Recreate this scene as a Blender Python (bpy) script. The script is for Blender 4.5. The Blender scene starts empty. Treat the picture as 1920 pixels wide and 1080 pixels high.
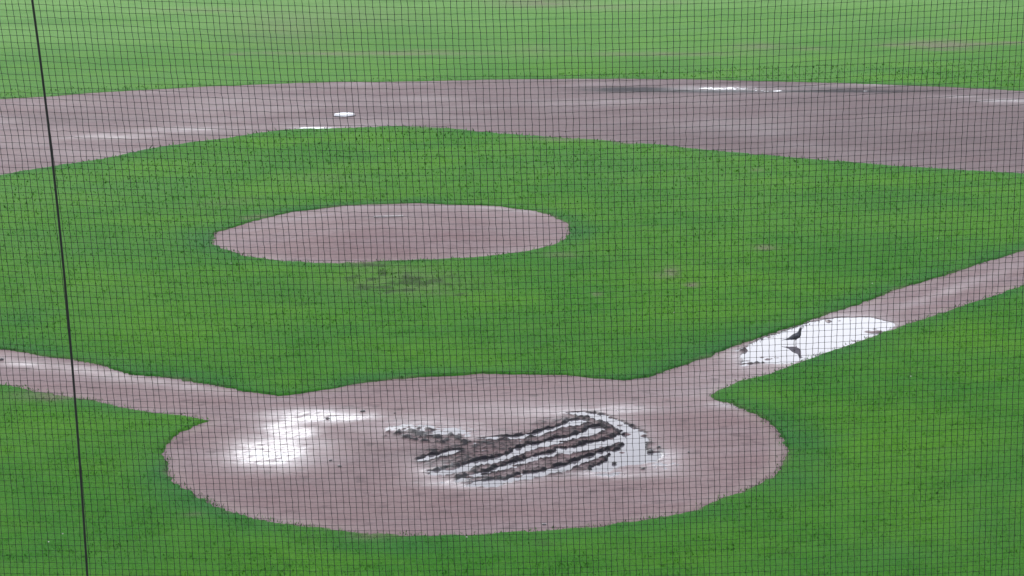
import bpy, math, random
import numpy as np
from mathutils import Matrix, Vector

SC = bpy.context.scene
COL = SC.collection
CAM = [-2.67472,-27.3849,7.43848,6.50972,10.86038,-1.14601,4.21955]
# ---------------------------------------------------------------- camera
def camera():
    cx, cy, h, az, pit, roll, f = CAM
    a, t, r = math.radians(az), math.radians(pit), math.radians(roll)
    fw = Vector((math.sin(a)*math.cos(t), math.cos(a)*math.cos(t), -math.sin(t)))
    rt = Vector((math.cos(a), -math.sin(a), 0)); up = rt.cross(fw)
    rt2 = rt*math.cos(r) + up*math.sin(r); up2 = rt2.cross(fw)
    cd = bpy.data.cameras.new('camera'); co = bpy.data.objects.new('camera', cd); COL.objects.link(co)
    m = Matrix((rt2, up2, -fw)).transposed().to_4x4(); m.translation = Vector((cx, cy, h))
    co.matrix_world = m
    cd.sensor_width = 36; cd.lens = f*1000/1920*36; cd.clip_start = .1; cd.clip_end = 3000
    SC.camera = co
camera()
SC.view_settings.view_transform = 'Standard'; SC.view_settings.look = 'None'
SC.view_settings.exposure = 1.0; SC.view_settings.gamma = 1

# ---------------------------------------------------------------- overcast sky and veiled sun
SUN_EL, SUN_AZ = 38.0, -25.0          # degrees; azimuth from +y towards +x
W = bpy.data.worlds.new('World'); SC.world = W; W.use_nodes = True
nt = W.node_tree; N = nt.nodes; L = nt.links
bg = N['Background']; bg.inputs['Strength'].default_value = 1.0
sky = N.new('ShaderNodeTexSky'); sky.sky_type = 'NISHITA'; sky.sun_disc = False
sky.sun_elevation = math.radians(SUN_EL); sky.sun_rotation = math.radians(SUN_AZ)
sc_ = N.new('ShaderNodeVectorMath'); sc_.operation = 'SCALE'; sc_.inputs['Scale'].default_value = .10
L.new(sky.outputs[0], sc_.inputs[0])
tc = N.new('ShaderNodeTexCoord'); sep = N.new('ShaderNodeSeparateXYZ'); L.new(tc.outputs['Generated'], sep.inputs[0])
# brightness of the cloud deck by elevation
ramp = N.new('ShaderNodeValToRGB'); cr = ramp.color_ramp
cr.elements[0].position = 0.0; cr.elements[0].color = (1.62, 1.66, 1.78, 1)
cr.elements[1].position = 1.0; cr.elements[1].color = (.86, .89, .97, 1)
for pos, v in ((.17, 1.62), (.215, 1.55), (.262, 1.12), (.32, 1.0), (.6, .92)):
    e = cr.elements.new(pos); e.color = (v*.965, v*.985, v*1.06, 1)
L.new(sep.outputs['Z'], ramp.inputs[0])
# bright break in the cloud where the sun sits behind it, low on the left
dirv = N.new('ShaderNodeVectorMath'); dirv.operation = 'DOT_PRODUCT'
ga, ge = math.radians(-3.0), math.radians(15.5)
dirv.inputs[1].default_value = (math.sin(ga)*math.cos(ge), math.cos(ga)*math.cos(ge), math.sin(ge))
nrm = N.new('ShaderNodeVectorMath'); nrm.operation = 'NORMALIZE'
L.new(tc.outputs['Generated'], nrm.inputs[0]); L.new(nrm.outputs[0], dirv.inputs[0])
mr = N.new('ShaderNodeMapRange'); mr.interpolation_type = 'SMOOTHERSTEP'
mr.inputs['From Min'].default_value = math.cos(math.radians(8)); mr.inputs['From Max'].default_value = 1
mr.inputs['To Min'].default_value = 0; mr.inputs['To Max'].default_value = 1.6
L.new(dirv.outputs['Value'], mr.inputs['Value'])
cn = N.new('ShaderNodeTexNoise'); cn.inputs['Scale'].default_value = 3.0; cn.inputs['Detail'].default_value = 4
L.new(tc.outputs['Generated'], cn.inputs['Vector'])
cm = N.new('ShaderNodeMapRange'); cm.inputs['From Min'].default_value = .3; cm.inputs['From Max'].default_value = .7
cm.inputs['To Min'].default_value = .86; cm.inputs['To Max'].default_value = 1.12
L.new(cn.outputs['Fac'], cm.inputs['Value'])
sc2 = N.new('ShaderNodeVectorMath'); sc2.operation = 'SCALE'
L.new(ramp.outputs[0], sc2.inputs[0]); L.new(cm.outputs[0], sc2.inputs['Scale'])
glow = N.new('ShaderNodeVectorMath'); glow.operation = 'ADD'
L.new(sc2.outputs[0], glow.inputs[0]); L.new(mr.outputs[0], glow.inputs[1])
mx = N.new('ShaderNodeMix'); mx.data_type = 'RGBA'; mx.inputs['Factor'].default_value = .9
L.new(sc_.outputs[0], mx.inputs['A']); L.new(glow.outputs[0], mx.inputs['B'])
L.new(mx.outputs['Result'], bg.inputs['Color'])
sd_ = bpy.data.lights.new('sun', 'SUN'); sd_.energy = .6; sd_.angle = math.radians(25); sd_.color = (1, .96, .9)
so = bpy.data.objects.new('sun', sd_); COL.objects.link(so)
d = Vector((math.sin(math.radians(SUN_AZ))*math.cos(math.radians(SUN_EL)), math.cos(math.radians(SUN_AZ))*math.cos(math.radians(SUN_EL)), math.sin(math.radians(SUN_EL))))
so.rotation_euler = d.to_track_quat('Z', 'Y').to_euler()

# traced outlines, metres on the ground; home plate at the origin, second base on +y
ISLAND = [(-3.398,4.605),(-3.091,4.307),(-2.803,4.017),(-2.489,3.823),(-2.301,3.818),(-1.88,3.996),(-1.254,4.34),(-0.781,4.484),(-0.385,4.576),(0.161,4.57),(0.629,4.544),(1.238,4.384),(1.691,4.257),(2.117,3.962),(2.51,3.745),(2.851,3.916),(3.178,4.198),(3.674,4.704),(4.313,5.43),(5.551,6.724),(6.891,8.083),(7.867,9.13),(8.683,9.986),(9.34,10.559),(10.211,11.436),(11.54,12.668),(18.15,19.27),(14.966,22.443),(12.717,24.251),(10.653,26.386),(9.589,27.609),(8.372,29.02),(7.83,29.838),(7.1,30.496),(6.391,31.39),(5.615,31.963),(5.105,32.467),(4.05,33.376),(3.472,34.164),(2.808,34.991),(2.181,35.561),(1.305,35.946),(0.697,35.86),(-0.202,35.923),(-1.397,36.073),(-2.0,35.859),(-2.746,35.31),(-3.475,34.405),(-4.472,33.726),(-5.43,32.716),(-6.45,31.012),(-7.703,29.787),(-8.428,29.079),(-8.88,28.419),(-18.2,19.3),(-6.755,7.784),(-6.488,7.571),(-6.044,7.168),(-5.438,6.626),(-5.096,6.258),(-4.667,5.628),(-4.186,5.317),(-3.789,4.993)]
OUTER = [(-20.2,19.35),(-6.506,5.372),(-6.0,4.861),(-5.672,4.562),(-5.035,4.01),(-4.563,3.503),(-4.11,3.133),(-3.739,2.876),(-3.482,2.644),(-3.373,2.533),(-3.548,2.331),(-3.787,1.943),(-3.902,1.57),(-3.955,1.06),(-3.947,0.608),(-3.888,0.008),(-3.791,-0.406),(-3.685,-0.763),(-3.42,-1.303),(-3.259,-1.651),(-2.954,-2.061),(-2.705,-2.323),(-2.482,-2.471),(-2.165,-2.656),(-1.871,-2.857),(-1.52,-3.045),(-1.169,-3.171),(-0.64,-3.288),(-0.166,-3.334),(0.255,-3.33),(0.808,-3.266),(1.119,-3.219),(1.506,-3.101),(1.838,-2.97),(2.154,-2.812),(2.425,-2.531),(2.689,-2.332),(3.039,-2.052),(3.336,-1.61),(3.533,-1.28),(3.725,-0.812),(3.871,-0.264),(3.943,0.211),(3.961,0.769),(3.908,1.157),(3.795,1.626),(3.673,2.079),(3.532,2.295),(3.458,2.628),(3.654,2.88),(3.977,3.311),(4.199,3.435),(4.679,3.82),(4.902,4.091),(5.438,4.633),(5.952,5.164),(6.792,5.969),(7.49,6.686),(8.269,7.426),(9.031,8.119),(9.693,8.726),(10.444,9.541),(20.2,19.35),(25,22),(28,27),(28.5,32),(21.017,39.709),(20.142,40.655),(18.797,41.854),(16.649,43.514),(15.143,44.543),(13.582,45.511),(11.647,46.61),(9.623,47.462),(7.715,48.087),(6.117,48.419),(4.681,48.602),(3.236,48.692),(1.806,48.967),(0.375,49.337),(-1.07,49.427),(-3.947,49.233),(-6.59,48.619),(-7.966,48.166),(-9.129,47.488),(-10.811,47.161),(-20,43),(-26,36),(-27,29),(-25,23)]
MOUND = [(-3.533,18.384),(-3.484,16.899),(-3.323,16.39),(-2.973,15.62),(-2.595,15.086),(-2.221,14.78),(-1.628,14.426),(-1.295,14.307),(-0.808,14.302),(-0.353,14.35),(0.211,14.329),(0.777,14.307),(1.353,14.372),(1.944,14.546),(2.349,14.721),(2.782,15.077),(3.232,15.791),(3.54,16.693),(3.619,17.822),(3.55,18.367),(3.404,19.163),(3.174,19.694),(2.61,20.403),(2.205,20.678),(1.662,20.93),(1.157,21.173),(0.733,21.368),(0.078,21.413),(-0.798,21.396),(-1.465,20.982),(-1.901,20.805),(-2.336,20.295),(-2.763,19.689),(-3.178,18.942)]
POOLS = [[(1.419,2.044),(1.608,2.083),(1.769,1.937),(1.901,1.761),(1.979,1.541),(2.087,1.245),(2.187,1.046),(2.235,0.814),(2.225,0.51),(2.177,0.178),(2.103,-0.059),(2.143,-0.191),(2.247,-0.211),(2.231,-0.412),(2.114,-0.591),(1.93,-0.676),(1.795,-0.729),(1.661,-0.782),(1.469,-0.941),(1.34,-0.971),(1.273,-0.865),(1.41,-0.655),(1.583,-0.49),(1.602,-0.372),(1.688,-0.103),(1.804,0.082),(1.908,0.315),(2.003,0.554),(1.978,0.864),(1.95,1.092),(1.877,1.332),(1.789,1.486),(1.693,1.736),(1.552,1.858)],[(1.568,1.212),(1.726,1.226),(1.738,1.089),(1.657,0.927),(1.524,0.777),(1.334,0.684),(1.162,0.545),(0.943,0.375),(0.785,0.321),(0.639,0.182),(0.51,0.0),(0.341,-0.171),(0.179,-0.301),(0.002,-0.387),(-0.201,-0.545),(-0.358,-0.671),(-0.53,-0.754),(-0.652,-0.731),(-0.669,-0.573),(-0.507,-0.487),(-0.292,-0.41),(-0.129,-0.242),(0.027,-0.151),(0.205,-0.064),(0.343,0.032),(0.502,0.292),(0.674,0.469),(0.854,0.519),(1.025,0.658),(1.267,0.827),(1.464,0.965)],[(1.914,0.745),(1.95,0.564),(1.88,0.406),(1.761,0.343),(1.713,0.183),(1.568,0.086),(1.389,0.037),(1.226,-0.055),(1.075,-0.067),(0.982,0.033),(0.867,-0.191),(0.707,-0.281),(0.569,-0.375),(0.427,-0.507),(0.266,-0.634),(0.087,-0.756),(-0.07,-0.88),(-0.27,-1.033),(-0.387,-1.086),(-0.339,-0.905),(-0.167,-0.823),(0.031,-0.706),(0.198,-0.503),(0.384,-0.34),(0.547,-0.21),(0.759,-0.047),(0.962,0.037),(1.01,0.235),(1.172,0.162),(1.37,0.334),(1.563,0.467),(1.752,0.559)],[(1.438,-0.341),(1.311,-0.477),(1.093,-0.674),(0.899,-0.871),(0.743,-0.957),(0.633,-1.013),(0.478,-1.098),(0.33,-1.146),(0.133,-1.259),(0.062,-1.357),(-0.14,-1.356),(-0.295,-1.29),(-0.201,-1.159),(0.01,-1.085),(0.218,-1.049),(0.376,-0.926),(0.547,-0.882),(0.763,-0.807),(0.951,-0.647),(1.168,-0.45),(1.368,-0.246),(1.625,0.033),(1.674,-0.059)],[(1.38,1.613),(1.569,1.668),(1.571,1.529),(1.451,1.325),(1.336,1.302),(1.199,1.284),(1.034,1.049),(0.888,0.945),(0.743,0.842),(0.562,0.791),(0.344,0.79),(0.116,0.903),(0.363,0.96),(0.668,0.944),(0.835,1.044),(1.036,1.226),(1.233,1.368)],[(-0.756,0.04),(-0.618,0.176),(-0.441,0.266),(-0.254,0.438),(-0.199,0.344),(-0.34,0.205),(-0.521,0.076),(-0.743,-0.068)],[(4.472,5.378),(4.772,5.75),(5.119,6.235),(5.433,6.55),(5.762,6.909),(6.104,7.234),(6.358,7.325),(6.652,7.498),(6.872,7.393),(7.075,7.407),(7.22,7.155),(7.365,6.803),(7.202,6.522),(7.073,6.355),(6.863,6.07),(6.615,5.866),(6.371,5.612),(6.168,5.383),(5.951,5.154),(5.731,4.902),(5.531,4.72),(5.351,4.611),(5.067,4.382),(4.873,4.389),(4.715,4.489),(4.542,4.525),(4.358,4.373),(4.508,5.086),(4.634,5.344)]]
CHURN = [[(-0.878,0.104),(-0.596,0.715),(-0.1,0.704),(0.122,0.963),(0.473,1.158),(0.803,1.317),(0.935,1.654),(1.248,1.965),(1.497,2.105),(1.719,2.061),(2.008,1.721),(2.23,1.037),(2.238,0.336),(2.275,-0.175),(2.025,-0.614),(1.25,-1.015),(0.618,-1.125),(-0.029,-1.451),(-0.299,-1.327),(-0.397,-1.084),(-0.618,-0.814),(-0.694,-0.49),(-0.889,-0.056)],[(-1.087,1.463),(-0.81,1.633),(-0.588,1.635),(-0.388,1.371),(-0.183,1.198),(-0.091,0.788),(-0.023,0.604),(-0.227,0.729),(-0.49,0.695),(-0.854,1.023),(-1.106,1.159)]]
GLOSS = [(-2.638,0.779,0.503,-0.097,0.009,0.802,1.5),(-2.877,0.403,0.268,-0.051,0.001,0.26,0.8),(-2.321,1.857,0.423,-0.083,0.015,0.69,1.1),(-1.932,2.459,0.719,-0.142,0.016,0.479,1.25),(-2.185,1.126,0.482,-0.093,0.029,1.097,0.5),(0.947,2.1,1.354,-0.268,0.083,0.65,0.35),(2.046,2.095,0.642,-0.128,0.058,0.356,0.5),(2.172,-0.642,0.293,-0.056,0.1,0.543,0.7),(-0.251,-1.172,0.573,-0.108,0.021,0.212,0.8),(1.526,-1.096,0.833,-0.158,0.039,0.238,0.6),(-0.542,1.653,0.982,-0.193,0.057,0.714,0.45),(-0.517,-0.508,0.391,-0.075,0.032,0.37,0.6),(-4.395,36.805,1.654,-0.189,-0.02,0.917,0.8),(-6.43,35.731,1.338,-0.379,-0.04,0.758,0.8),(-0.943,36.202,0.82,-0.236,0.012,0.388,1.0),(-6.412,6.79,0.688,-0.502,-0.033,0.344,0.5),(12.229,43.346,1.629,-0.519,0.172,0.813,1.0),(19.594,37.289,0.89,-0.274,0.189,0.554,1.0),(18.694,38.816,0.911,-0.284,0.139,0.434,0.7),(2.653,20.02,1.077,-0.645,0.034,0.295,0.7),(-1.762,21.19,0.7,0.288,0.007,0.306,0.5),(3.687,2.076,0.286,-0.057,0.039,0.179,0.8),(5.571,5.827,1.512,1.346,0.373,1.507,0.6),(0.113,17.977,0.644,-0.155,0.045,0.673,0.2),(18.218,42.829,1.445,-0.466,0.144,0.486,0.8),(7.85,40.75,2.369,-0.729,0.14,0.901,0.35),(-4.741,5.536,1.632,-1.396,-0.022,0.429,0.4),(9.027,9.261,1.663,1.693,0.145,0.458,0.3)]
DARK = [(9.546,43.853,1.481,-0.47,0.142,0.821,2.2),(11.736,42.644,2.26,-0.715,0.099,0.478,1.8),(15.777,42.215,2.288,-1.83,0.126,0.476,0.8),(-8.598,40.897,2.577,-0.76,-0.142,1.763,0.45),(15.412,41.481,2.847,-0.901,0.102,0.388,1.6),(2.796,39.249,3.109,-0.931,0.146,1.713,0.2),(11.587,30.162,4.687,-1.32,0.811,3.282,0.2),(-0.652,0.29,0.603,-0.116,0.033,0.417,0.7),(0.208,0.662,0.779,0.15,0.035,0.322,0.5),(-1.113,0.512,0.472,-0.091,0.034,0.528,0.3),(0.328,17.926,1.502,-0.361,0.067,0.94,0.25),(2.175,16.812,0.942,-0.225,0.102,0.9,0.2),(2.288,-0.197,0.053,-0.01,0.028,0.153,1.5)]
PIT = [(-2.674,0.573,0.405,-0.078,0.005,0.474,0.8),(-1.932,2.459,0.647,-0.128,0.01,0.299,0.4),(-2.243,1.556,0.209,-0.041,0.01,0.395,0.3),(12.508,43.431,1.141,-0.364,0.087,0.408,0.75),(10.428,43.92,0.823,-0.262,0.061,0.33,0.2),(19.642,37.427,0.743,-0.229,0.071,0.209,0.32),(-0.943,36.202,0.671,-0.193,0.01,0.323,1.2),(-4.022,36.959,0.605,-0.174,-0.004,0.263,0.4),(13.54,42.243,0.961,-0.304,0.055,0.237,0.5),(16.401,41.337,0.221,-0.07,0.043,0.155,0.3),(-0.282,1.372,0.556,-0.109,0.025,0.28,1.1),(-0.619,1.581,0.42,-0.082,0.018,0.227,1.2),(-0.315,-1.16,0.382,-0.072,0.014,0.141,0.7),(-6.487,6.73,0.326,-0.067,-0.019,0.19,0.35),(2.117,-0.759,0.259,-0.05,0.053,0.294,0.8),(1.526,-1.096,0.384,-0.073,0.023,0.143,0.6),(3.699,1.858,0.177,-0.035,0.026,0.118,0.5),(0.09,19.318,0.276,-0.067,0.009,0.142,0.6)]
BARE = [(4.72,11.925,0.131,-0.03,0.098,0.517,1.0),(4.522,11.649,0.232,-0.053,0.057,0.306,0.5),(4.837,10.644,0.127,-0.028,0.039,0.194,0.9),(3.087,10.187,0.072,-0.016,0.029,0.189,1.2),(6.927,14.045,0.197,-0.046,0.067,0.287,0.9),(9.16,24.529,0.146,-0.039,0.061,0.267,0.7),(-0.081,12.158,1.177,-0.264,0.11,1.55,0.34),(0.468,10.767,0.546,-0.121,0.021,0.241,0.3),(-0.532,11.038,0.458,-0.101,0.012,0.195,0.3),(-0.659,13.812,0.489,-0.112,0.018,0.334,0.3),(23.615,56.792,1.514,-0.556,0.576,1.853,1.0),(22.407,56.978,1.14,-0.418,0.275,0.929,0.8),(25.198,56.468,1.505,-0.554,0.228,0.691,0.7),(26.562,56.744,0.941,-0.349,0.16,0.464,0.9),(23.283,54.405,0.921,-0.332,0.207,0.657,0.7),(2.087,60.268,4.471,-1.59,0.056,0.975,0.8),(-0.773,61.536,2.69,-0.958,0.018,0.749,0.6),(4.186,60.521,1.219,-0.437,0.079,0.983,0.5),(12.703,56.253,3.251,-1.154,0.166,0.902,0.65),(16.842,58.242,0.972,-0.354,0.378,1.661,0.6),(18.446,56.645,0.667,-0.241,0.23,0.917,0.5),(12.15,87.885,2.35,-1.039,0.493,3.799,0.75),(14.749,83.299,1.999,-0.864,0.371,2.343,0.5),(-0.899,76.215,2.886,-1.141,0.273,13.719,0.38),(1.796,82.366,3.802,-1.577,0.494,11.49,0.25),(-4.437,89.014,3.257,-1.386,-0.031,2.539,0.35),(-3.271,61.671,0.52,-0.184,-0.002,0.499,0.8),(8.267,59.562,0.799,-0.287,0.37,2.904,0.3),(18.64,85.457,1.011,-0.448,0.231,1.221,0.3),(-5.732,4.377,0.456,-0.092,-0.025,0.299,0.7),(5.29,31.699,0.828,-0.233,0.062,0.454,0.6),(7.082,30.387,0.405,-0.113,0.056,0.327,0.7),(-2.69,20.216,0.339,0.137,0.002,0.293,0.6),(2.6,35.18,0.878,-0.253,0.033,0.378,0.5),(8.659,9.59,0.785,0.719,0.071,0.233,0.6),(2.987,14.126,0.394,-0.091,0.048,0.343,0.4),(-1.53,-3.207,0.265,-0.048,0.009,0.161,0.6),(-0.742,14.115,0.394,-0.09,0.012,0.226,0.6),(-3.133,-1.962,0.092,-0.017,-0.001,0.11,0.5),(2.686,-2.194,0.455,0.329,0.019,0.088,0.6),(-3.562,-1.992,0.123,-0.023,-0.002,0.087,0.5),(26.928,65.215,0.206,-0.081,0.445,1.398,0.4),(-1.143,25.833,0.752,-0.196,0.025,0.731,0.2),(-3.266,22.506,0.822,0.355,-0.004,0.803,0.2)]
LUSH = [(-3.792,-0.381,0.522,-0.099,-0.042,1.477,0.4),(-3.318,-1.862,0.562,-0.501,-0.006,0.486,0.5),(-3.998,18.285,0.649,-0.155,-0.038,1.757,0.3),(4.114,-0.887,0.227,-0.043,0.312,1.225,0.35),(3.686,-1.796,0.376,-0.071,0.17,0.686,0.5),(-1.554,-3.642,0.695,-0.126,0.013,0.233,0.5),(-0.011,3.553,0.007,-0.002,0.003,0.032,0.0),(3.786,16.759,0.314,-0.075,0.288,1.935,0.25),(-6.418,10.518,1.354,-0.293,-0.163,1.872,0.4),(-8.359,31.209,1.938,-0.523,-0.195,2.178,0.3),(4.813,81.115,7.483,-3.103,0.8,11.266,0.15),(-0.175,20.568,3.399,-0.84,0.034,0.599,0.3),(8.374,18.088,3.221,-0.793,1.01,4.168,0.18),(5.479,5.455,0.008,-0.002,0.009,0.037,0.0),(-4.462,-3.31,1.168,-0.211,-0.046,0.788,0.25),(4.097,-4.86,1.115,-0.202,0.214,0.723,0.4),(-11.753,77.117,3.207,-1.24,-2.403,29.035,0.25),(5.235,-4.283,0.457,-0.084,0.384,1.144,0.4)]
ISLE = [(4.613,5.406,0.109,0.046,0.011,0.048,0.9),(4.773,5.565,0.134,0.08,0.009,0.041,0.9),(4.742,4.888,0.07,-0.015,0.015,0.064,1.0),(4.818,4.724,0.12,0.027,0.012,0.053,1.0),(4.959,4.806,0.07,-0.015,0.013,0.057,1.0),(4.646,4.503,0.162,0.003,0.014,0.062,1.0),(4.477,4.685,0.136,0.03,0.016,0.07,1.0),(4.916,4.484,0.069,-0.014,0.012,0.052,0.9),(6.952,6.508,0.111,0.026,0.017,0.059,1.0),(7.04,6.241,0.083,0.019,0.018,0.062,1.0),(6.776,6.339,0.065,-0.014,0.016,0.058,1.0),(6.413,7.216,0.066,-0.014,0.016,0.061,1.0),(6.565,7.226,0.05,-0.011,0.015,0.057,1.0),(6.726,6.977,0.116,-0.025,0.013,0.048,0.9),(5.38,5.055,0.047,-0.01,0.009,0.036,0.8),(4.494,5.202,0.055,-0.011,0.008,0.036,0.8)]
COLP = [-0.0228,0.01701,0.00051,-0.00059,0.0,0.00615,-0.00047,-9e-05]
ROWP = [-0.0065,0.0209,0.00048,-0.00088,-0.00354,0.00133,0.00017,-8e-05]
ROPE = [-0.000703,0.000141,0.006796,-3.153422]
PALE = [(-3.19, 14.56), (4.06, 8.25), (4.54, 10.16), (-4.99, -2.55), (-5.13, -2.83), (-0.51, -3.49), (6.5, 3.07), (-0.73, 35.49), (0.8, 30.78), (7.89, 10.01), (10.36, 14.22)]
# ---------------------------------------------------------------- helpers
def mesh_np(name, co, faces, mat, attrs=None, smooth=True, parent=None):
    me = bpy.data.meshes.new(name)
    co = np.ascontiguousarray(co, dtype=np.float32); faces = np.ascontiguousarray(faces, dtype=np.int32)
    n, k = faces.shape
    me.vertices.add(len(co)); me.vertices.foreach_set('co', co.ravel())
    me.loops.add(n*k); me.loops.foreach_set('vertex_index', faces.ravel())
    me.polygons.add(n); me.polygons.foreach_set('loop_start', np.arange(0, n*k, k, dtype=np.int32))
    me.polygons.foreach_set('loop_total', np.full(n, k, dtype=np.int32))
    me.polygons.foreach_set('use_smooth', np.full(n, smooth, dtype=bool))
    for an, av in (attrs or {}).items():
        at = me.attributes.new(an, 'FLOAT', 'POINT'); at.data.foreach_set('value', np.ascontiguousarray(av, dtype=np.float32))
    me.materials.append(mat); me.update(calc_edges=True)
    o = bpy.data.objects.new(name, me); COL.objects.link(o)
    if parent: o.parent = parent
    return o
def tag(o, label=None, cat=None, group=None, kind=None):
    if label: o['label'] = label
    if cat: o['category'] = cat
    if group: o['group'] = group
    if kind: o['kind'] = kind
    return o
def hashf(ix, iy, s):
    v = np.sin(ix*127.1 + iy*311.7 + s*74.7)*43758.5453
    return v - np.floor(v)
def vn(x, y, s=0):
    ix = np.floor(x); iy = np.floor(y); fx = x-ix; fy = y-iy
    fx = fx*fx*(3-2*fx); fy = fy*fy*(3-2*fy)
    a = hashf(ix, iy, s); b = hashf(ix+1, iy, s); c = hashf(ix, iy+1, s); d_ = hashf(ix+1, iy+1, s)
    return (a*(1-fx)+b*fx)*(1-fy) + (c*(1-fx)+d_*fx)*fy
def fbm(x, y, s=0, o=3):
    t = 0; a = 1; w = 0
    for i in range(o):
        t = t + a*vn(x*2**i + 17.3*i, y*2**i - 9.1*i, s+i); w += a; a *= .5
    return t/w*2-1                                   # -1..1
def sdf(poly, x, y, pad=None):
    """signed distance to polygon, negative inside; far points get a large value when pad is set"""
    P = np.array(poly, dtype=np.float64); Q = np.roll(P, -1, 0)
    out = np.full(x.shape, 9.0)
    if pad is not None:
        m = (x > P[:, 0].min()-pad) & (x < P[:, 0].max()+pad) & (y > P[:, 1].min()-pad) & (y < P[:, 1].max()+pad)
    else: m = np.ones(x.shape, bool)
    X = x[m]; Y = y[m]
    dd = np.full(X.shape, 1e9); ins = np.zeros(X.shape, bool)
    for (x0, y0), (x1, y1) in zip(P, Q):
        ex, ey = x1-x0, y1-y0; px = X-x0; py = Y-y0
        h = np.clip((px*ex+py*ey)/(ex*ex+ey*ey+1e-12), 0, 1)
        dd = np.minimum(dd, (px-ex*h)**2+(py-ey*h)**2)
        if y0 != y1:
            ins ^= ((y0 > Y) != (y1 > Y)) & (X < (x1-x0)*(Y-y0)/(y1-y0)+x0)
    out[m] = np.where(ins, -1, 1)*np.sqrt(dd)
    return out
def blobs(lst, x, y):
    t = np.zeros(x.shape)
    for cx, cy, ax, ay, bx, by, amp in lst:
        det = ax*by-ay*bx; px = x-cx; py = y-cy
        u = (px*by-py*bx)/det; v = (ax*py-ay*px)/det; r = u*u+v*v
        t = np.maximum(t, amp*np.exp(-r*1.1))
    return t
def sstep(a, b, x):
    t = np.clip((x-a)/(b-a), 0, 1); return t*t*(3-2*t)
def axis(*segs):
    out = []
    for a, b, s in segs:
        n = max(1, int(round((b-a)/s))); out += list(np.linspace(a, b, n+1)[:-1])
    out.append(segs[-1][1]); return np.array(out)
def lattice(xs, ys):
    X, Y = np.meshgrid(xs, ys); nx, ny = len(xs), len(ys)
    i = (np.arange(ny-1)[:, None]*nx + np.arange(nx-1)[None, :])
    F = np.stack([i, i+1, i+1+nx, i+nx], -1).reshape(-1, 4)
    return X.ravel(), Y.ravel(), F
def compact(co, F, attrs):
    used = np.zeros(len(co), bool); used[F.ravel()] = True
    idx = np.cumsum(used)-1
    return co[used], idx[F], {k: v[used] for k, v in attrs.items()}
def dirt_sd(x, y):
    o = sdf(OUTER, x, y); i = sdf(ISLAND, x, y); m = sdf(MOUND, x, y)
    return np.minimum(np.maximum(o, -i), m), m
def edge_noise(x, y):
    return .045*fbm(x*2.2, y*2.2, 5, 3) + .045*fbm(x*8, y*8, 8, 2)

# ---------------------------------------------------------------- materials
def newmat(name):
    m = bpy.data.materials.new(name); m.use_nodes = True
    return m, m.node_tree.nodes, m.node_tree.links, m.node_tree.nodes['Principled BSDF']
def attr(N, name):
    a = N.new('ShaderNodeAttribute'); a.attribute_name = name; return a.outputs['Fac']
def noise(N, L, scale, detail=3, rough=.5, coord=None, vscale=None, dist=0):
    n = N.new('ShaderNodeTexNoise'); n.inputs['Scale'].default_value = scale; n.inputs['Detail'].default_value = detail
    n.inputs['Roughness'].default_value = rough; n.inputs['Distortion'].default_value = dist
    if coord is None:
        g = N.new('ShaderNodeNewGeometry'); coord = g.outputs['Position']
    if vscale:
        mp = N.new('ShaderNodeMapping'); mp.inputs['Scale'].default_value = vscale; L.new(coord, mp.inputs[0]); coord = mp.outputs[0]
    L.new(coord, n.inputs['Vector']); return n.outputs['Fac']
def rng(N, L, v, a, b, c=0., d=1., smooth=False):
    m = N.new('ShaderNodeMapRange'); m.inputs['From Min'].default_value = a; m.inputs['From Max'].default_value = b
    m.inputs['To Min'].default_value = c; m.inputs['To Max'].default_value = d
    if smooth: m.interpolation_type = 'SMOOTHSTEP'
    L.new(v, m.inputs['Value']); return m.outputs[0]
def mix(N, L, f, a, b):
    m = N.new('ShaderNodeMix'); m.data_type = 'RGBA'
    for k, v in (('A', a), ('B', b)):
        if isinstance(v, tuple): m.inputs[k].default_value = (*v, 1)
        else: L.new(v, m.inputs[k])
    if isinstance(f, float): m.inputs['Factor'].default_value = f
    else: L.new(f, m.inputs['Factor'])
    return m.outputs['Result']
def mth(N, L, op, a, b):
    m = N.new('ShaderNodeMath'); m.operation = op
    for i, v in enumerate((a, b)):
        if isinstance(v, (int, float)): m.inputs[i].default_value = v
        else: L.new(v, m.inputs[i])
    return m.outputs[0]

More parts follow.
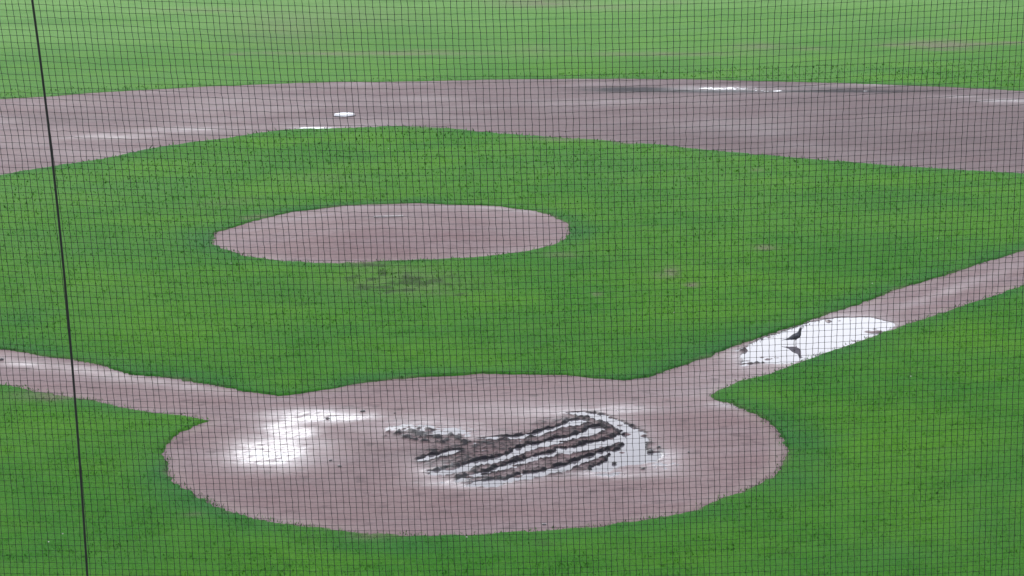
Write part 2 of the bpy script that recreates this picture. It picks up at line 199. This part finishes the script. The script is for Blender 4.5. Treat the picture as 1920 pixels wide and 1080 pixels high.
def dirt_material():
    m, N, L, P = newmat('wet infield clay')
    n1 = noise(N, L, .55, 4, .55); n2 = noise(N, L, 7, 5, .6); n3 = noise(N, L, 60, 3, .6)
    streak = noise(N, L, 1.0, 4, .6, vscale=(.35, 1.1, 1), dist=.6)
    c = mix(N, L, rng(N, L, n1, .35, .65), CLAY_A, CLAY_B)
    c = mix(N, L, rng(N, L, streak, .42, .7, 0, .55), c, CLAY_C)
    c = mix(N, L, rng(N, L, n2, .45, .72, 0, .55), c, CLAY_D)
    c = mix(N, L, rng(N, L, n3, .5, .75, 0, .45), c, CLAY_D)
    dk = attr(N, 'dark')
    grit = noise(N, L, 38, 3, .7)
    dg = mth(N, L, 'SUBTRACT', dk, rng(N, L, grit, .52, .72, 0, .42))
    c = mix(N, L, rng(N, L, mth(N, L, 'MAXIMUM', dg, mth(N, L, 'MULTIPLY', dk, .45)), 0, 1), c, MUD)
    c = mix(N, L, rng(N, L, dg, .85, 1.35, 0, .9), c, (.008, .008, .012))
    c = mix(N, L, rng(N, L, attr(N, 'dry_haze'), 0, 1), c, DRY)
    L.new(c, P.inputs['Base Color'])
    g = attr(N, 'gloss'); gn = mth(N, L, 'MULTIPLY', g, rng(N, L, n2, .3, .65, .75, 1.15))
    r = rng(N, L, gn, 0.05, 1, .62, .10)
    L.new(r, P.inputs['Roughness']); P.inputs['IOR'].default_value = 1.36
    L.new(rng(N, L, gn, 0, .6, .05, .6), P.inputs['Specular IOR Level'])
    b = N.new('ShaderNodeBump'); b.inputs['Strength'].default_value = .5; b.inputs['Distance'].default_value = .012
    h = mth(N, L, 'ADD', noise(N, L, 22, 4, .6), mth(N, L, 'MULTIPLY', n3, .4))
    L.new(h, b.inputs['Height'])
    L.new(rng(N, L, gn, 0, .9, .55, .10), b.inputs['Strength'])
    L.new(b.outputs[0], P.inputs['Normal'])
    return m
CLAY_A = (.148, .098, .102); CLAY_B = (.174, .126, .129); CLAY_C = (.184, .149, .160); CLAY_D = (.100, .067, .070)
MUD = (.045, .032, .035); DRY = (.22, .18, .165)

def grass_material(name, blade=False):
    m, N, L, P = newmat(name)
    n1 = noise(N, L, .28, 4, .6); n2 = noise(N, L, 3.0, 5, .65); n3 = noise(N, L, 26, 4, .7)
    c = mix(N, L, rng(N, L, n1, .35, .68, 0, 1, True), GR_A, GR_B)
    c = mix(N, L, rng(N, L, n2, .48, .75, 0, .5), c, GR_C)
    c = mix(N, L, rng(N, L, n3, .42, .68, 0, .65), c, GR_D)
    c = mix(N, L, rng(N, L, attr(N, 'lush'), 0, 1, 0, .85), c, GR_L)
    c = mix(N, L, rng(N, L, attr(N, 'dry_haze'), 0, 1), c, (.092, .212, .048))  # pale far turf: distance haze and grazing glare mixed into the grass colour
    st = noise(N, L, 1.0, 4, .6, vscale=(.10, .22, 1)); c = mix(N, L, rng(N, L, st, .46, .70, 0, .40), c, (.030, .125, .014))
    if blade:
        c = mix(N, L, rng(N, L, attr(N, 'rnd'), .0, 1, 0, .75), c, GR_T)
    bare = attr(N, 'bare')
    bf = mth(N, L, 'MULTIPLY', bare, rng(N, L, n2, .3, .6, .55, 1.2))
    soil = mix(N, L, rng(N, L, n3, .4, .6), (.085, .078, .048), (.18, .165, .120))
    c = mix(N, L, rng(N, L, bf, 0, .95, 0, .95), c, soil)
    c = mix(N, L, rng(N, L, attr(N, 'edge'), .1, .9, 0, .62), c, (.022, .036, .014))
    L.new(c, P.inputs['Base Color']); P.inputs['Roughness'].default_value = .8
    P.inputs['Specular IOR Level'].default_value = .06
    if not blade:
        b = N.new('ShaderNodeBump'); b.inputs['Strength'].default_value = .7; b.inputs['Distance'].default_value = .03
        L.new(mth(N, L, 'ADD', n3, noise(N, L, 90, 3, .7)), b.inputs['Height']); L.new(b.outputs[0], P.inputs['Normal'])
    return m
GR_A = (.025, .140, .0055); GR_B = (.056, .188, .0040); GR_C = (.060, .178, .008); GR_D = (.010, .074, .004)
GR_L = (.013, .096, .022); GR_T = (.070, .200, .028)

M_DIRT = dirt_material(); M_GRASS = grass_material('mown grass turf'); M_BLADE = grass_material('grass blades', True)
def simple(name, col, rough=.5, nscale=None, col2=None, metallic=0):
    m, N, L, P = newmat(name); P.inputs['Roughness'].default_value = rough; P.inputs['Metallic'].default_value = metallic
    if nscale:
        g = N.new('ShaderNodeTexCoord')
        L.new(mix(N, L, rng(N, L, noise(N, L, nscale, 4, .6, g.outputs['Object']), .35, .65), col, col2), P.inputs['Base Color'])
    else: P.inputs['Base Color'].default_value = (*col, 1)
    return m
def water_material():
    m, N, L, P = newmat('puddle water')
    P.inputs['Base Color'].default_value = (.10, .092, .105, 1); P.inputs['Roughness'].default_value = .015; P.inputs['IOR'].default_value = 1.333
    b = N.new('ShaderNodeBump'); b.inputs['Strength'].default_value = .05; b.inputs['Distance'].default_value = .004
    L.new(noise(N, L, 5, 2, .5), b.inputs['Height']); L.new(b.outputs[0], P.inputs['Normal'])
    return m
M_WATER = water_material()

# ---------------------------------------------------------------- dirt relief
LEVEL = -.006                                           # puddle water level
def pools_sd(x, y):
    t = np.full(x.shape, 9.0)
    for q in POOLS: t = np.minimum(t, sdf(q, x, y, .5))
    return t
def build_dirt():
    xs = axis((-28, -14, .25), (-14, -4.5, .08), (-4.5, 9.3, .028), (9.3, 14, .05), (14, 24, .08), (24, 30, .3))
    ys = axis((-3.8, 9.6, .028), (9.6, 22, .06), (22, 36, .09), (36, 50.5, .12))
    X, Y, F = lattice(xs, ys)
    sd, md = dirt_sd(X, Y)
    keep = (sd[F] < .25).any(1)
    F = F[keep]
    co = np.stack([X, Y, Y*0], -1)
    co, F, A = compact(co, F, {'sd': sd, 'md': md})
    x, y, sd, md = co[:, 0].astype(float), co[:, 1].astype(float), A['sd'], A['md']
    near = (y < 11)
    ps = pools_sd(x, y)
    jag = .034*fbm(x*6, y*6, 21, 2) + .044*fbm(x*16, y*16, 31, 2) - .018
    pj = ps + np.where(ps < 1, jag, 0)
    churn = np.zeros(x.shape)
    for q in CHURN:
        churn = np.maximum(churn, sstep(.10, -.18, sdf(q, x, y, .6) + .12*fbm(x*4, y*4, 3, 3)))
    lump = fbm(x*9, y*9, 41, 3); lump2 = fbm(x*26, y*26, 43, 2)
    z = .004*fbm(x*1.3, y*1.3, 50, 2) + .0035*fbm(x*14, y*14, 51, 3)*np.where(y < 22, 1, 0)
    foot = np.clip(fbm(x*4.5, y*4.5, 61, 2)-.42, 0, 1); z -= .012*foot*near
    z += churn*(.006 + .016*lump + .014*lump2)
    fleck = np.clip(sstep(.10, -.05, sdf(CHURN[1], x, y, .6)), 0, 1)
    fl = np.clip(fbm(x*15, y*8, 47, 2), 0, 1)
    z += fleck*.10*np.clip(fl-.08, 0, .3)
    # lips thrown up round the pools
    lip = np.exp(-((pj-.045)/.04)**2); inch = np.maximum(churn, .35)
    z += lip*inch*(.010+.014*lump2)
    pit = blobs(PIT, x, y)
    z -= np.clip(pit*(.011+.016*fbm(x*5, y*5, 71, 3)+.016*lump2), 0, .035)
    z = np.where(pit*(1-churn) > .22, z, np.maximum(z, LEVEL+.0015 - .02*(churn > .15)))
    pool = sstep(.012, -.012, pj)
    z = z*(1-pool) + pool*(-.035)
    # stray clods inside the pools
    isl = np.clip(fbm(x*5, y*8, 45, 3)-.22, 0, 1)*np.exp(-np.clip(-pj, 0, 9)/.20); z += pool*(np.clip(lump-.62, 0, 1)*.16 + isl*.16) + pool*.036*np.clip(blobs(ISLE, x, y)*(1.0+.5*lump2), 0, 1)
    # pitcher's mound
    r = np.clip(-md, 0, 4); z += .25*sstep(-.02, 2.6, r)*(1-.0*r)
    rake = .002*np.sin((x*.8+y*.6)*40)*np.where(y < 14, 1, 0); z += rake*np.clip(fbm(x*.7, y*.7, 90, 2), 0, 1)
    gloss = np.clip(blobs(GLOSS, x, y)*np.where(y > 15, .38, 1.)*(.88+.65*fbm(x*2.2, y*3, 91, 4)) + .35*np.exp(-np.clip(ps, 0, 9)/.18)*(ps < 3)*(1-.85*churn) + .18*np.clip(fbm(x*.35, y*.35, 95, 3), 0, 1), 0, 1.2)
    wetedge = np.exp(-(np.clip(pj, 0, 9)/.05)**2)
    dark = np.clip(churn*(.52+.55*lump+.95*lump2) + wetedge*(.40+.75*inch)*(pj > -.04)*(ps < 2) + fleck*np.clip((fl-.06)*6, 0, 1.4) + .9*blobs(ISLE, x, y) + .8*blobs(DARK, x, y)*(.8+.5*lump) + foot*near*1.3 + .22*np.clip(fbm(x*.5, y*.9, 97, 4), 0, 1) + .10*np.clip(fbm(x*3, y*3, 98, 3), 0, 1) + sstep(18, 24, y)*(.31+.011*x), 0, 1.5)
    dry_haze = np.clip(np.exp(-((sd+.10)/.10)**2)*(.12+.5*fbm(x*1.3, y*1.3, 99, 3)), 0, .5)*(1-churn)
    co[:, 2] = z
    at = {'gloss': gloss, 'dark': dark, 'dry_haze': dry_haze}
    c = co[F].mean(1); cx, cy = c[:, 0], c[:, 1]
    u = (cx+cy)*.7071; v = (cy-cx)*.7071
    home = (np.hypot(cx, cy-.6) < 4.5); mnd = np.hypot(cx, cy-17.9) < 5
    far = ((u > 23) | (v > 23)) & ~mnd
    path1 = ~home & ~mnd & ~far & (cx > 0); path3 = ~home & ~mnd & ~far & (cx <= 0)
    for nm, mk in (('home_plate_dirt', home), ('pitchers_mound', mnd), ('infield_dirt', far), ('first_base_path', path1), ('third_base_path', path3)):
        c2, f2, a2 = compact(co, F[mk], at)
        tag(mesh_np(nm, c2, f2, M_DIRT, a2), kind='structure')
    # standing water
    lo = (z[F] < LEVEL+.004).any(1) & (sd[F] < .03).all(1)
    wc = co.copy(); wc[:, 2] = LEVEL
    groups = (('home_plate_puddle', home & (cx > -1.25)), ('home_plate_puddle', home & (cx <= -1.25)), ('base_path_puddle', path1), ('base_path_puddle', path3), ('infield_puddle', far))
    for nm, mk in groups:
        s = lo & mk & ~((cx > 0) & (cy > 30) & (cx < 4) & (cy < 32))
        if s.sum() < 4: continue
        c2, f2, _ = compact(wc, F[s], {})
        tag(mesh_np('water_' + nm, c2, f2, M_WATER, smooth=False), kind='structure')
build_dirt()

# ---------------------------------------------------------------- grass turf
def lushness(x, y, sd):
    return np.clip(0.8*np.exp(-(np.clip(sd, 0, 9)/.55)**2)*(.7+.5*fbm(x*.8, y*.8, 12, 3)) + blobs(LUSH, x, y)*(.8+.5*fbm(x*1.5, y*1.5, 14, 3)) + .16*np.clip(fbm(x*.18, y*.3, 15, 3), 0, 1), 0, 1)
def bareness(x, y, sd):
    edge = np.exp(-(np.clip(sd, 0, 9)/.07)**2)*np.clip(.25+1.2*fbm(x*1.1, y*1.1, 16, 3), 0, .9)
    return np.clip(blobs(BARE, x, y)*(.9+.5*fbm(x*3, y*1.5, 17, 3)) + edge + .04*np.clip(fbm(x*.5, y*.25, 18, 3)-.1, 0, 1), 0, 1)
def turf(name, xs, ys):
    X, Y, F = lattice(xs, ys)
    sd, _ = dirt_sd(X, Y); sd = sd + edge_noise(X, Y)
    F = F[(sd[F] > -.2).any(1)]
    co = np.stack([X, Y, Y*0], -1)
    co, F, A = compact(co, F, {'sd': sd}); x, y, sd = co[:, 0].astype(float), co[:, 1].astype(float), A['sd']
    ba = bareness(x, y, sd); lu = lushness(x, y, sd)
    up = sstep(-.05, .05, sd)
    z = -.07 + up*(.092 + .012*fbm(x*3, y*3, 19, 3) + .008*lu - .02*ba)
    ch = blobs(BARE, x, y)*(y < 30); z += up*ch*.035*fbm(x*6, y*6, 20, 3)
    co[:, 2] = z
    tag(mesh_np(name, co, F, M_GRASS, {'bare': ba, 'lush': lu, 'dry_haze': sstep(38, 100, y)*.8 + .35*sstep(2, 40, y)*np.clip(.5+fbm(x*.12, y*.12, 23, 3), 0, 1), 'edge': np.clip(np.exp(-((sd+.005)/.035)**2) + sstep(.10, .24, blobs(BARE[6:10], x, y))*np.clip(fbm(x*4.5, y*2.5, 24, 3)+.02, 0, 1)*4.0 + 1.6*np.clip(fbm(x*3.2, y*2.6, 25, 3)-.46, 0, 1), 0, 1)}), kind='structure')  # painted haze ramp, stronger with distance along y
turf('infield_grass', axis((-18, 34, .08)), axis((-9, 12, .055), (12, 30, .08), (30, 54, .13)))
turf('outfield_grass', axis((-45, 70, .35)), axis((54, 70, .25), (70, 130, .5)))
def ground():
    X, Y, F = lattice(np.array([-400., 400.]), np.array([-200., 600.]))
    z0 = np.zeros(4)
    tag(mesh_np('ground', np.stack([X, Y, X*0-.16], -1), F, M_GRASS, {'bare': z0, 'lush': z0}), kind='structure')
ground()

def blades():
    r = np.random.default_rng(7)
    bands = [(-8.5, -3, -8, 9, 800), (-3, 2, -9, 10, 700), (2, 8, -9.5, 12, 430), (8, 14, -10, 14, 240), (14, 22, -11, 17, 110), (22, 32, -12, 20, 45), (32, 50, -13, 24, 18)]
    xs, ys, sz = [], [], []
    for y0, y1, x0, x1, dn in bands:
        n = int((y1-y0)*(x1-x0)*dn); xs.append(r.uniform(x0, x1, n)); ys.append(r.uniform(y0, y1, n)); sz.append(np.full(n, (700/dn)**.33))
    x = np.concatenate(xs); y = np.concatenate(ys); s = np.concatenate(sz)
    sd, _ = dirt_sd(x, y); sd = sd + edge_noise(x, y)
    k = (sd > -.015) | ((sd > -.07) & (r.random(len(x)) < .25)); x, y, s, sd = x[k], y[k], s[k], sd[k]
    ba = bareness(x, y, sd); lu = lushness(x, y, sd)
    k = r.random(len(x)) > ba*.8; x, y, s, sd, ba, lu = x[k], y[k], s[k], sd[k], ba[k], lu[k]
    n = len(x); a = r.uniform(0, 2*np.pi, n); w = r.uniform(.003, .008, n)*s; h = r.uniform(.010, .024, n)*s*(1+.5*lu)
    la = r.uniform(0, 2*np.pi, n); le = r.uniform(.2, 1.1, n)*h
    co = np.empty((n, 3, 3)); cx, sx = np.cos(a)*w, np.sin(a)*w
    co[:, 0] = np.stack([x-cx, y-sx, x*0+.012], -1); co[:, 1] = np.stack([x+cx, y+sx, x*0+.012], -1)
    co[:, 2] = np.stack([x+np.cos(la)*le, y+np.sin(la)*le, .02+h], -1)
    F = np.arange(n*3).reshape(n, 3); rep = lambda v: np.repeat(v, 3)
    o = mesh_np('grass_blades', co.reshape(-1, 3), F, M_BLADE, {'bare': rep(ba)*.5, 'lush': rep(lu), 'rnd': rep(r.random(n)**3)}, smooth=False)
    vn_ = r.normal(0, .42, (n, 3)); vn_[:, 2] = 1; vn_ /= np.linalg.norm(vn_, axis=1, keepdims=True)
    o.data.polygons.foreach_set('use_smooth', np.ones(n, dtype=bool)); o.data.normals_split_custom_set_from_vertices(np.repeat(vn_, 3, 0).tolist())
    tag(o, 'short mown green grass blades covering the infield and its edges', 'grass', kind='stuff')
blades()

# ---------------------------------------------------------------- bevelled solids in bmesh
import bmesh
def slab(name, outline, z0, z1, bev, mat, parent=None):
    bm = bmesh.new(); vs = [bm.verts.new((px, py, z0)) for px, py in outline]
    f = bm.faces.new(vs); e = bmesh.ops.extrude_face_region(bm, geom=[f])
    bmesh.ops.translate(bm, vec=(0, 0, z1-z0), verts=[v for v in e['geom'] if isinstance(v, bmesh.types.BMVert)])
    bmesh.ops.recalc_face_normals(bm, faces=bm.faces[:])
    bmesh.ops.bevel(bm, geom=[g for g in bm.edges if max(v.co.z for v in g.verts) > z1-1e-4], offset=bev, segments=3, affect='EDGES', profile=.6)
    me = bpy.data.meshes.new(name); bm.to_mesh(me); bm.free(); me.materials.append(mat)
    o = bpy.data.objects.new(name, me); COL.objects.link(o)
    if parent: o.parent = parent
    return o
def empty(name, loc, rz=0):
    o = bpy.data.objects.new(name, None); o.empty_display_size = .2; o.location = loc; o.rotation_euler = (0, 0, rz); COL.objects.link(o); return o

M_BASE = simple('white base canvas', (.70, .71, .74), .35, 30, (.58, .58, .61)); M_RUB = simple('muddy white rubber', (.20, .18, .185), .7, 18, (.14, .115, .12))
M_BASE_SHADE = simple('painted base shade', (.015, .016, .02), .5)
b = empty('second_base', (.02, 38.97, .0), math.radians(45))
s = .215; slab('shade_skirt', [(-s-.03, -s-.03), (s+.03, -s-.03), (s+.03, s+.03), (-s-.03, s+.03)], -.02, .018, .006, M_BASE_SHADE, b)  # near-black slab painted as the shadow outline below the bag
slab('bag', [(-s, -s), (s, -s), (s, s), (-s, s)], .018, .085, .022, M_BASE, b)
tag(b, 'square white base bag on the far dirt, one corner pointing at home plate', 'base')
rb = slab('pitching_rubber', [(-.3, -.076), (.3, -.076), (.3, .076), (-.3, .076)], .0, .03, .008, M_RUB)
rb.location = (.0, 18.05, .242); rb.rotation_euler = (0, 0, 0)
tag(rb, 'muddy white rubber slab set in the top of the pitching mound', 'pitching rubber')

# mud clods: irregular lumps lying on the clay
M_CLOD = simple('dark wet mud', (.045, .038, .042), .35, 25, (.02, .018, .022))
def clod(x, y, r, seed, label, z=0.0, flat=.55):
    rg = random.Random(seed); bm = bmesh.new(); bmesh.ops.create_icosphere(bm, subdivisions=3, radius=r)
    off = [rg.uniform(0, 9) for _ in range(3)]
    for v in bm.verts:
        k = 1 + .28*math.sin(v.co.x/r*2.3+off[0]) + .22*math.sin(v.co.y/r*3.1+off[1]+v.co.x/r) + .14*math.sin(v.co.z/r*5+off[2]+v.co.y/r*4)
        v.co *= k; v.co.z *= flat; v.co.x *= 1.35
    for f in bm.faces: f.smooth = True
    bmesh.ops.scale(bm, vec=(.75, .75, .75), verts=bm.verts[:]); me = bpy.data.meshes.new('mud_clod'); bm.to_mesh(me); bm.free(); me.materials.append(M_CLOD)
    o = bpy.data.objects.new('mud_clod', me); COL.objects.link(o); o.location = (x, y, z+r*.22); o.rotation_euler = (0, 0, rg.uniform(0, 3))
    tag(o, label, 'mud clod', 'clods of wet mud around home plate')
for i, (x, y, r, lab) in enumerate([
    (-1.34, 2.65, .035, 'dark mud clod at the right end of the long pale sheen above the bright patch'),
    (-1.83, 2.35, .028, 'small mud clod on the middle of the long pale sheen'),
    (-.91, 2.47, .018, 'tiny mud crumb just right of the pale sheen, before the furrows'),
    (2.14, -.17, .042, 'largest mud clod, ringed by water at the right end of the furrowed puddle'),
    (2.30, .02, .03, 'mud clod on the rim just above the largest clod'),
    (-1.88, .16, .024, 'mud crumb on bare clay right of the bright left patch, upper of two'),
    (-1.77, -.14, .026, 'mud crumb on bare clay right of the bright left patch, lower of two'),
    (.41, -3.07, .026, 'lone pebble-like clod near the bottom edge of the home plate circle'),
    (-6.65, 7.03, .04, 'mud clod on the left base path at the very edge of the view'),
    (1.62, -.62, .035, 'mud clod standing in the smooth pool below the furrow tips'),
    (1.92, -.95, .032, 'mud clod on the lower shore of the smooth right pool'),
    (2.62, -.30, .020, 'small mud crumb on clay to the right of the largest clod')]):
    clod(x, y, r, 100+i, lab)

M_PALE = simple('pale stone', (.55, .55, .5), .6, 30, (.4, .4, .36))
for i, (x, y) in enumerate(PALE):
    clod(x, y, .010, 300+i, 'x', .035)
    o = COL.objects[-1]; o.name = 'pebble'; o.data.name = 'pebble'; o.data.materials[0] = M_PALE
    tag(o, 'tiny pale pebble lying in the mown grass', 'pebble', 'pale pebbles scattered in the grass')

# ---------------------------------------------------------------- bird standing in the base path puddle
M_FEATH = simple('slate feathers', (.010, .012, .020), .6, 40, (.020, .024, .036)); M_WING = simple('grey wing feathers', (.045, .05, .068), .6, 60, (.016, .018, .028))
M_LEG = simple('dark bird leg', (.05, .035, .035), .5); M_BEAK = simple('black beak', (.015, .014, .014), .3); M_EYE = simple('bird eye', (.01, .01, .01), .1)
def loft(name, rings, mat, parent, nseg=16):
    """rings: (x, z, half width, half height, tilt) along the spine"""
    co, F = [], []
    for (x, z, w, h, t) in rings:
        for k in range(nseg):
            a = 2*math.pi*k/nseg; u = math.cos(a)*w; v = math.sin(a)*h
            co.append((x - v*math.sin(t), u, z + v*math.cos(t)))
    for i in range(len(rings)-1):
        for k in range(nseg):
            k2 = (k+1) % nseg; F.append((i*nseg+k, i*nseg+k2, (i+1)*nseg+k2, (i+1)*nseg+k))
    me = bpy.data.meshes.new(name); bm = bmesh.new(); vs = [bm.verts.new(c) for c in co]
    for f in F: bm.faces.new([vs[i] for i in f])
    bm.faces.new(vs[:nseg]); bm.faces.new(vs[-nseg:][::-1])
    bmesh.ops.recalc_face_normals(bm, faces=bm.faces[:])
    for f in bm.faces: f.smooth = True
    bm.to_mesh(me); bm.free(); me.materials.append(mat)
    o = bpy.data.objects.new(name, me); COL.objects.link(o); o.parent = parent; return o
def bird(loc, rz):
    b = empty('bird', loc, rz)
    loft('body', [(-.185, 0.047, 0.006, 0.002, .15), (-.16, 0.050, 0.011, 0.003, .15), (-.125, 0.057, 0.013, 0.005, .2), (-.09, 0.067, 0.014, 0.009, .3), (-.062, 0.068, 0.023, 0.021, .45),
                  (-.035, 0.080, 0.033, 0.033, .55), (-.005, 0.092, 0.04, 0.042, .65), (.025, 0.105, 0.041, 0.045, .8), (.048, 0.123, 0.034, 0.038, 1.0), (.058, 0.144, 0.024, 0.027, 1.25), (.063, 0.162, 0.018, 0.019, 1.4),
                  (.067, 0.177, 0.0175, 0.0195, 1.3), (.073, 0.190, 0.0185, 0.0215, .9), (.083, 0.198, 0.0145, 0.0155, .4), (.088, 0.199, 0.007, 0.007, .2), (.091, 0.199, 0.004, 0.004, .1)], M_FEATH, b)
    for sy in (-1, 1):
        w = loft('wing', [(-.120, .044, .002, .003, .2), (-.085, .055, .004, .010, .35), (-.045, .071, .006, .020, .5), (-.005, .088, .007, .026, .6), (.025, .104, .006, .022, .8), (.043, .118, .002, .010, 1.0)], M_WING, b)
        w.location = (0, sy*.033, .010); w.rotation_euler = (0, 0, sy*.10)
        e = loft('eye', [(-.0022, 0, .0008, .0008, 0), (-.001, 0, .0022, .0022, 0), (.001, 0, .0022, .0022, 0), (.0022, 0, .0008, .0008, 0)], M_EYE, b, 8)
        e.location = (.080, sy*.0145, .199)
        # leg: thigh, shank and three toes
        bm = bmesh.new(); x0 = .004 if sy < 0 else .022
        def tube(p, q, r0, r1):
            p, q = Vector(p), Vector(q); dd = (q-p).normalized(); ax = dd.orthogonal().normalized(); ay = dd.cross(ax)
            A = [bm.verts.new(p+(ax*math.cos(k*math.pi/3)+ay*math.sin(k*math.pi/3))*r0) for k in range(6)]
            B_ = [bm.verts.new(q+(ax*math.cos(k*math.pi/3)+ay*math.sin(k*math.pi/3))*r1) for k in range(6)]
            for k in range(6): bm.faces.new((A[k], A[(k+1) % 6], B_[(k+1) % 6], B_[k]))
        y0 = sy*.014
        tube((x0, y0, .062), (x0-.006, y0, .040), .008, .0032); tube((x0-.006, y0, .040), (x0, y0, .002), .0026, .0022)
        for an in (-.5, 0, .5, math.pi): tube((x0, y0, .003), (x0+math.cos(an)*.022, y0+math.sin(an)*.022, .001), .0018, .001)
        me = bpy.data.meshes.new('leg'); bm.to_mesh(me); bm.free(); me.materials.append(M_LEG)
        o = bpy.data.objects.new('leg', me); COL.objects.link(o); o.parent = b
    loft('beak', [(.089, .1985, .0046, .0046, .1), (.100, .197, .0030, .0030, .1), (.116, .194, .0009, .0009, .1)], M_BEAK, b, 10)
    tag(b, 'slim dark slate bird with long tail standing in the puddle on the right base path', 'bird')
    return b
bird((5.47, 5.74, LEVEL-.006), -math.radians(8)).scale = (1.14, 1.14, 1.18)

# ---------------------------------------------------------------- safety net behind home plate
M_NET = simple('black net twine', (.005, .006, .007), .9); M_ROPE = simple('black rope', (.003, .003, .004), .9)
def netting():
    cx, cy, h, az = CAM[:4]; a = math.radians(az)
    DN = 15.8; O = np.array([cx+math.sin(a)*DN, cy+math.cos(a)*DN, 0.]); R = np.array([math.cos(a), -math.sin(a), 0.]); D = np.array([math.sin(a), math.cos(a), 0.])
    root = empty('safety_net', tuple(O), -a)
    def slope(P, s, t):
        s = np.clip(s, -4.1, 4.1); t = np.clip(t, -2.3, 2.3)
        return P[0]+P[1]*s+P[2]*s*s+P[3]*s**3+t*(P[4]+P[5]*s+P[6]*s*s+P[7]*s**3)
    T0 = 4.4; dt = .0435
    u = [0.0]
    while u[-1] < 7.2: u.append(u[-1] + (.0470 if u[-1] < .2 else .0470-.0012*min(u[-1]-.2, 4)))
    l = [0.0]
    while l[-1] > -7.2: l.append(l[-1] - .0470)
    U = np.array(l[::-1][:-1]+u)
    tt = np.arange(-92, 84)*dt                                    # rows, .4 m .. 8 m
    nr, nc = len(tt), len(U)
    S = np.zeros((nr, nc)); k0 = 92; S[k0] = U
    for k in range(k0+1, nr): S[k] = S[k-1] + dt*slope(COLP, S[k-1], tt[k-1])
    for k in range(k0-1, -1, -1): S[k] = S[k+1] - dt*slope(COLP, S[k+1], tt[k+1])
    T = np.zeros((nr, nc)); c0 = int(np.argmin(np.abs(U))); T[:, c0] = tt
    for c in range(c0+1, nc): T[:, c] = T[:, c-1] + (S[:, c]-S[:, c-1])*slope(ROWP, S[:, c-1], T[:, c-1])
    for c in range(c0-1, -1, -1): T[:, c] = T[:, c+1] - (S[:, c+1]-S[:, c])*slope(ROWP, S[:, c+1], T[:, c+1])
    # hanging slack: knots wander by a millimetre or two and whole strands drift
    rr = np.random.default_rng(3)
    S2 = S + (T-tt[:, None])*slope(COLP, S, tt[:, None]) + rr.normal(0, .0014, S.shape)
    S2 += .010*np.stack([np.interp(tt, np.linspace(-4, 4, 14), rr.normal(0, 1, 14)) for _ in range(nc)], 1)*.25
    T2 = T + rr.normal(0, .0013, T.shape)
    T2 += .012*np.stack([np.interp(U, np.linspace(-5, 5, 18), rr.normal(0, 1, 18)) for _ in range(nr)], 0)*.25
    bil = .05*np.sin(S2*.9+.4)*np.cos(T2*.7) + .012*fbm(S2*1.2, T2*1.2, 77, 2)
    P = np.stack([S2, bil, T2+T0], -1)
    def strands(P, rad):                                         # P (n strands, m points, 3), rad (n, m): three-sided twine
        n, m, _ = P.shape
        dP = np.gradient(P, axis=1); dP /= np.linalg.norm(dP, axis=2, keepdims=True)
        A1 = np.cross(dP, np.array([0, 1., 0])); A1 /= np.linalg.norm(A1, axis=2, keepdims=True); A2 = np.cross(dP, A1)
        V = np.empty((n, m, 4, 3))
        for k in range(4):
            an = math.pi/2*k; V[:, :, k] = P + rad[..., None]*(A1*math.cos(an)+A2*math.sin(an))
        i = (np.arange(n)[:, None]*m+np.arange(m-1)[None, :])[..., None]*4
        F = [np.stack([i[..., 0]+k, i[..., 0]+(k+1) % 4, i[..., 0]+4+(k+1) % 4, i[..., 0]+4+k], -1).reshape(-1, 4) for k in range(4)]
        return V.reshape(-1, 3), np.concatenate(F)
    # insert mid points so knots can be a little thicker than the twine
    def knotted(P, r):
        n, m, _ = P.shape; Q = np.empty((n, (m-1)*4+1, 3)); rad = np.empty(Q.shape[:2])
        for j, f in enumerate((0, .09, .5, .91)):
            Q[:, j:(m-1)*4:4] = P[:, :-1]*(1-f)+P[:, 1:]*f; rad[:, j:(m-1)*4:4] = r*(1.75 if j == 0 else 1.0)
        Q[:, -1] = P[:, -1]; rad[:, -1] = r*1.75
        return Q, rad
    Vc, Fc = strands(*knotted(P.transpose(1, 0, 2), NET_V))
    Vr, Fr = strands(*knotted(P, NET_H))
    o = mesh_np('netting', np.concatenate([Vc, Vr]), np.concatenate([Fc, Fr+len(Vc)]), M_NET, smooth=True, parent=root)
    # seam rope lacing two net panels
    tz = np.linspace(.5, 8.0, 61); q = ROPE; tq = np.clip(tz, 1.6, 7.0); sx = ((q[0]*tq+q[1])*tq+q[2])*tq+q[3] + (tz-tq)*((3*q[0]*tq+2*q[1])*tq+q[2])
    RP = np.stack([sx, sx*0-.03, tz], -1)
    n8 = 8; th = np.arange(n8)*2*math.pi/n8
    V = (RP[:, None, :] + .0085*np.stack([np.cos(th), np.sin(th), th*0], -1)[None]).reshape(-1, 3)
    F = np.array([(i*n8+k, i*n8+(k+1) % n8, (i+1)*n8+(k+1) % n8, (i+1)*n8+k) for i in range(60) for k in range(n8)])
    mesh_np('rope', V, F, M_ROPE, parent=root)
    tag(root, 'black square mesh safety net across the whole view with a rope down its left', 'safety net')
NET_V, NET_H = .0019, .0012
netting()
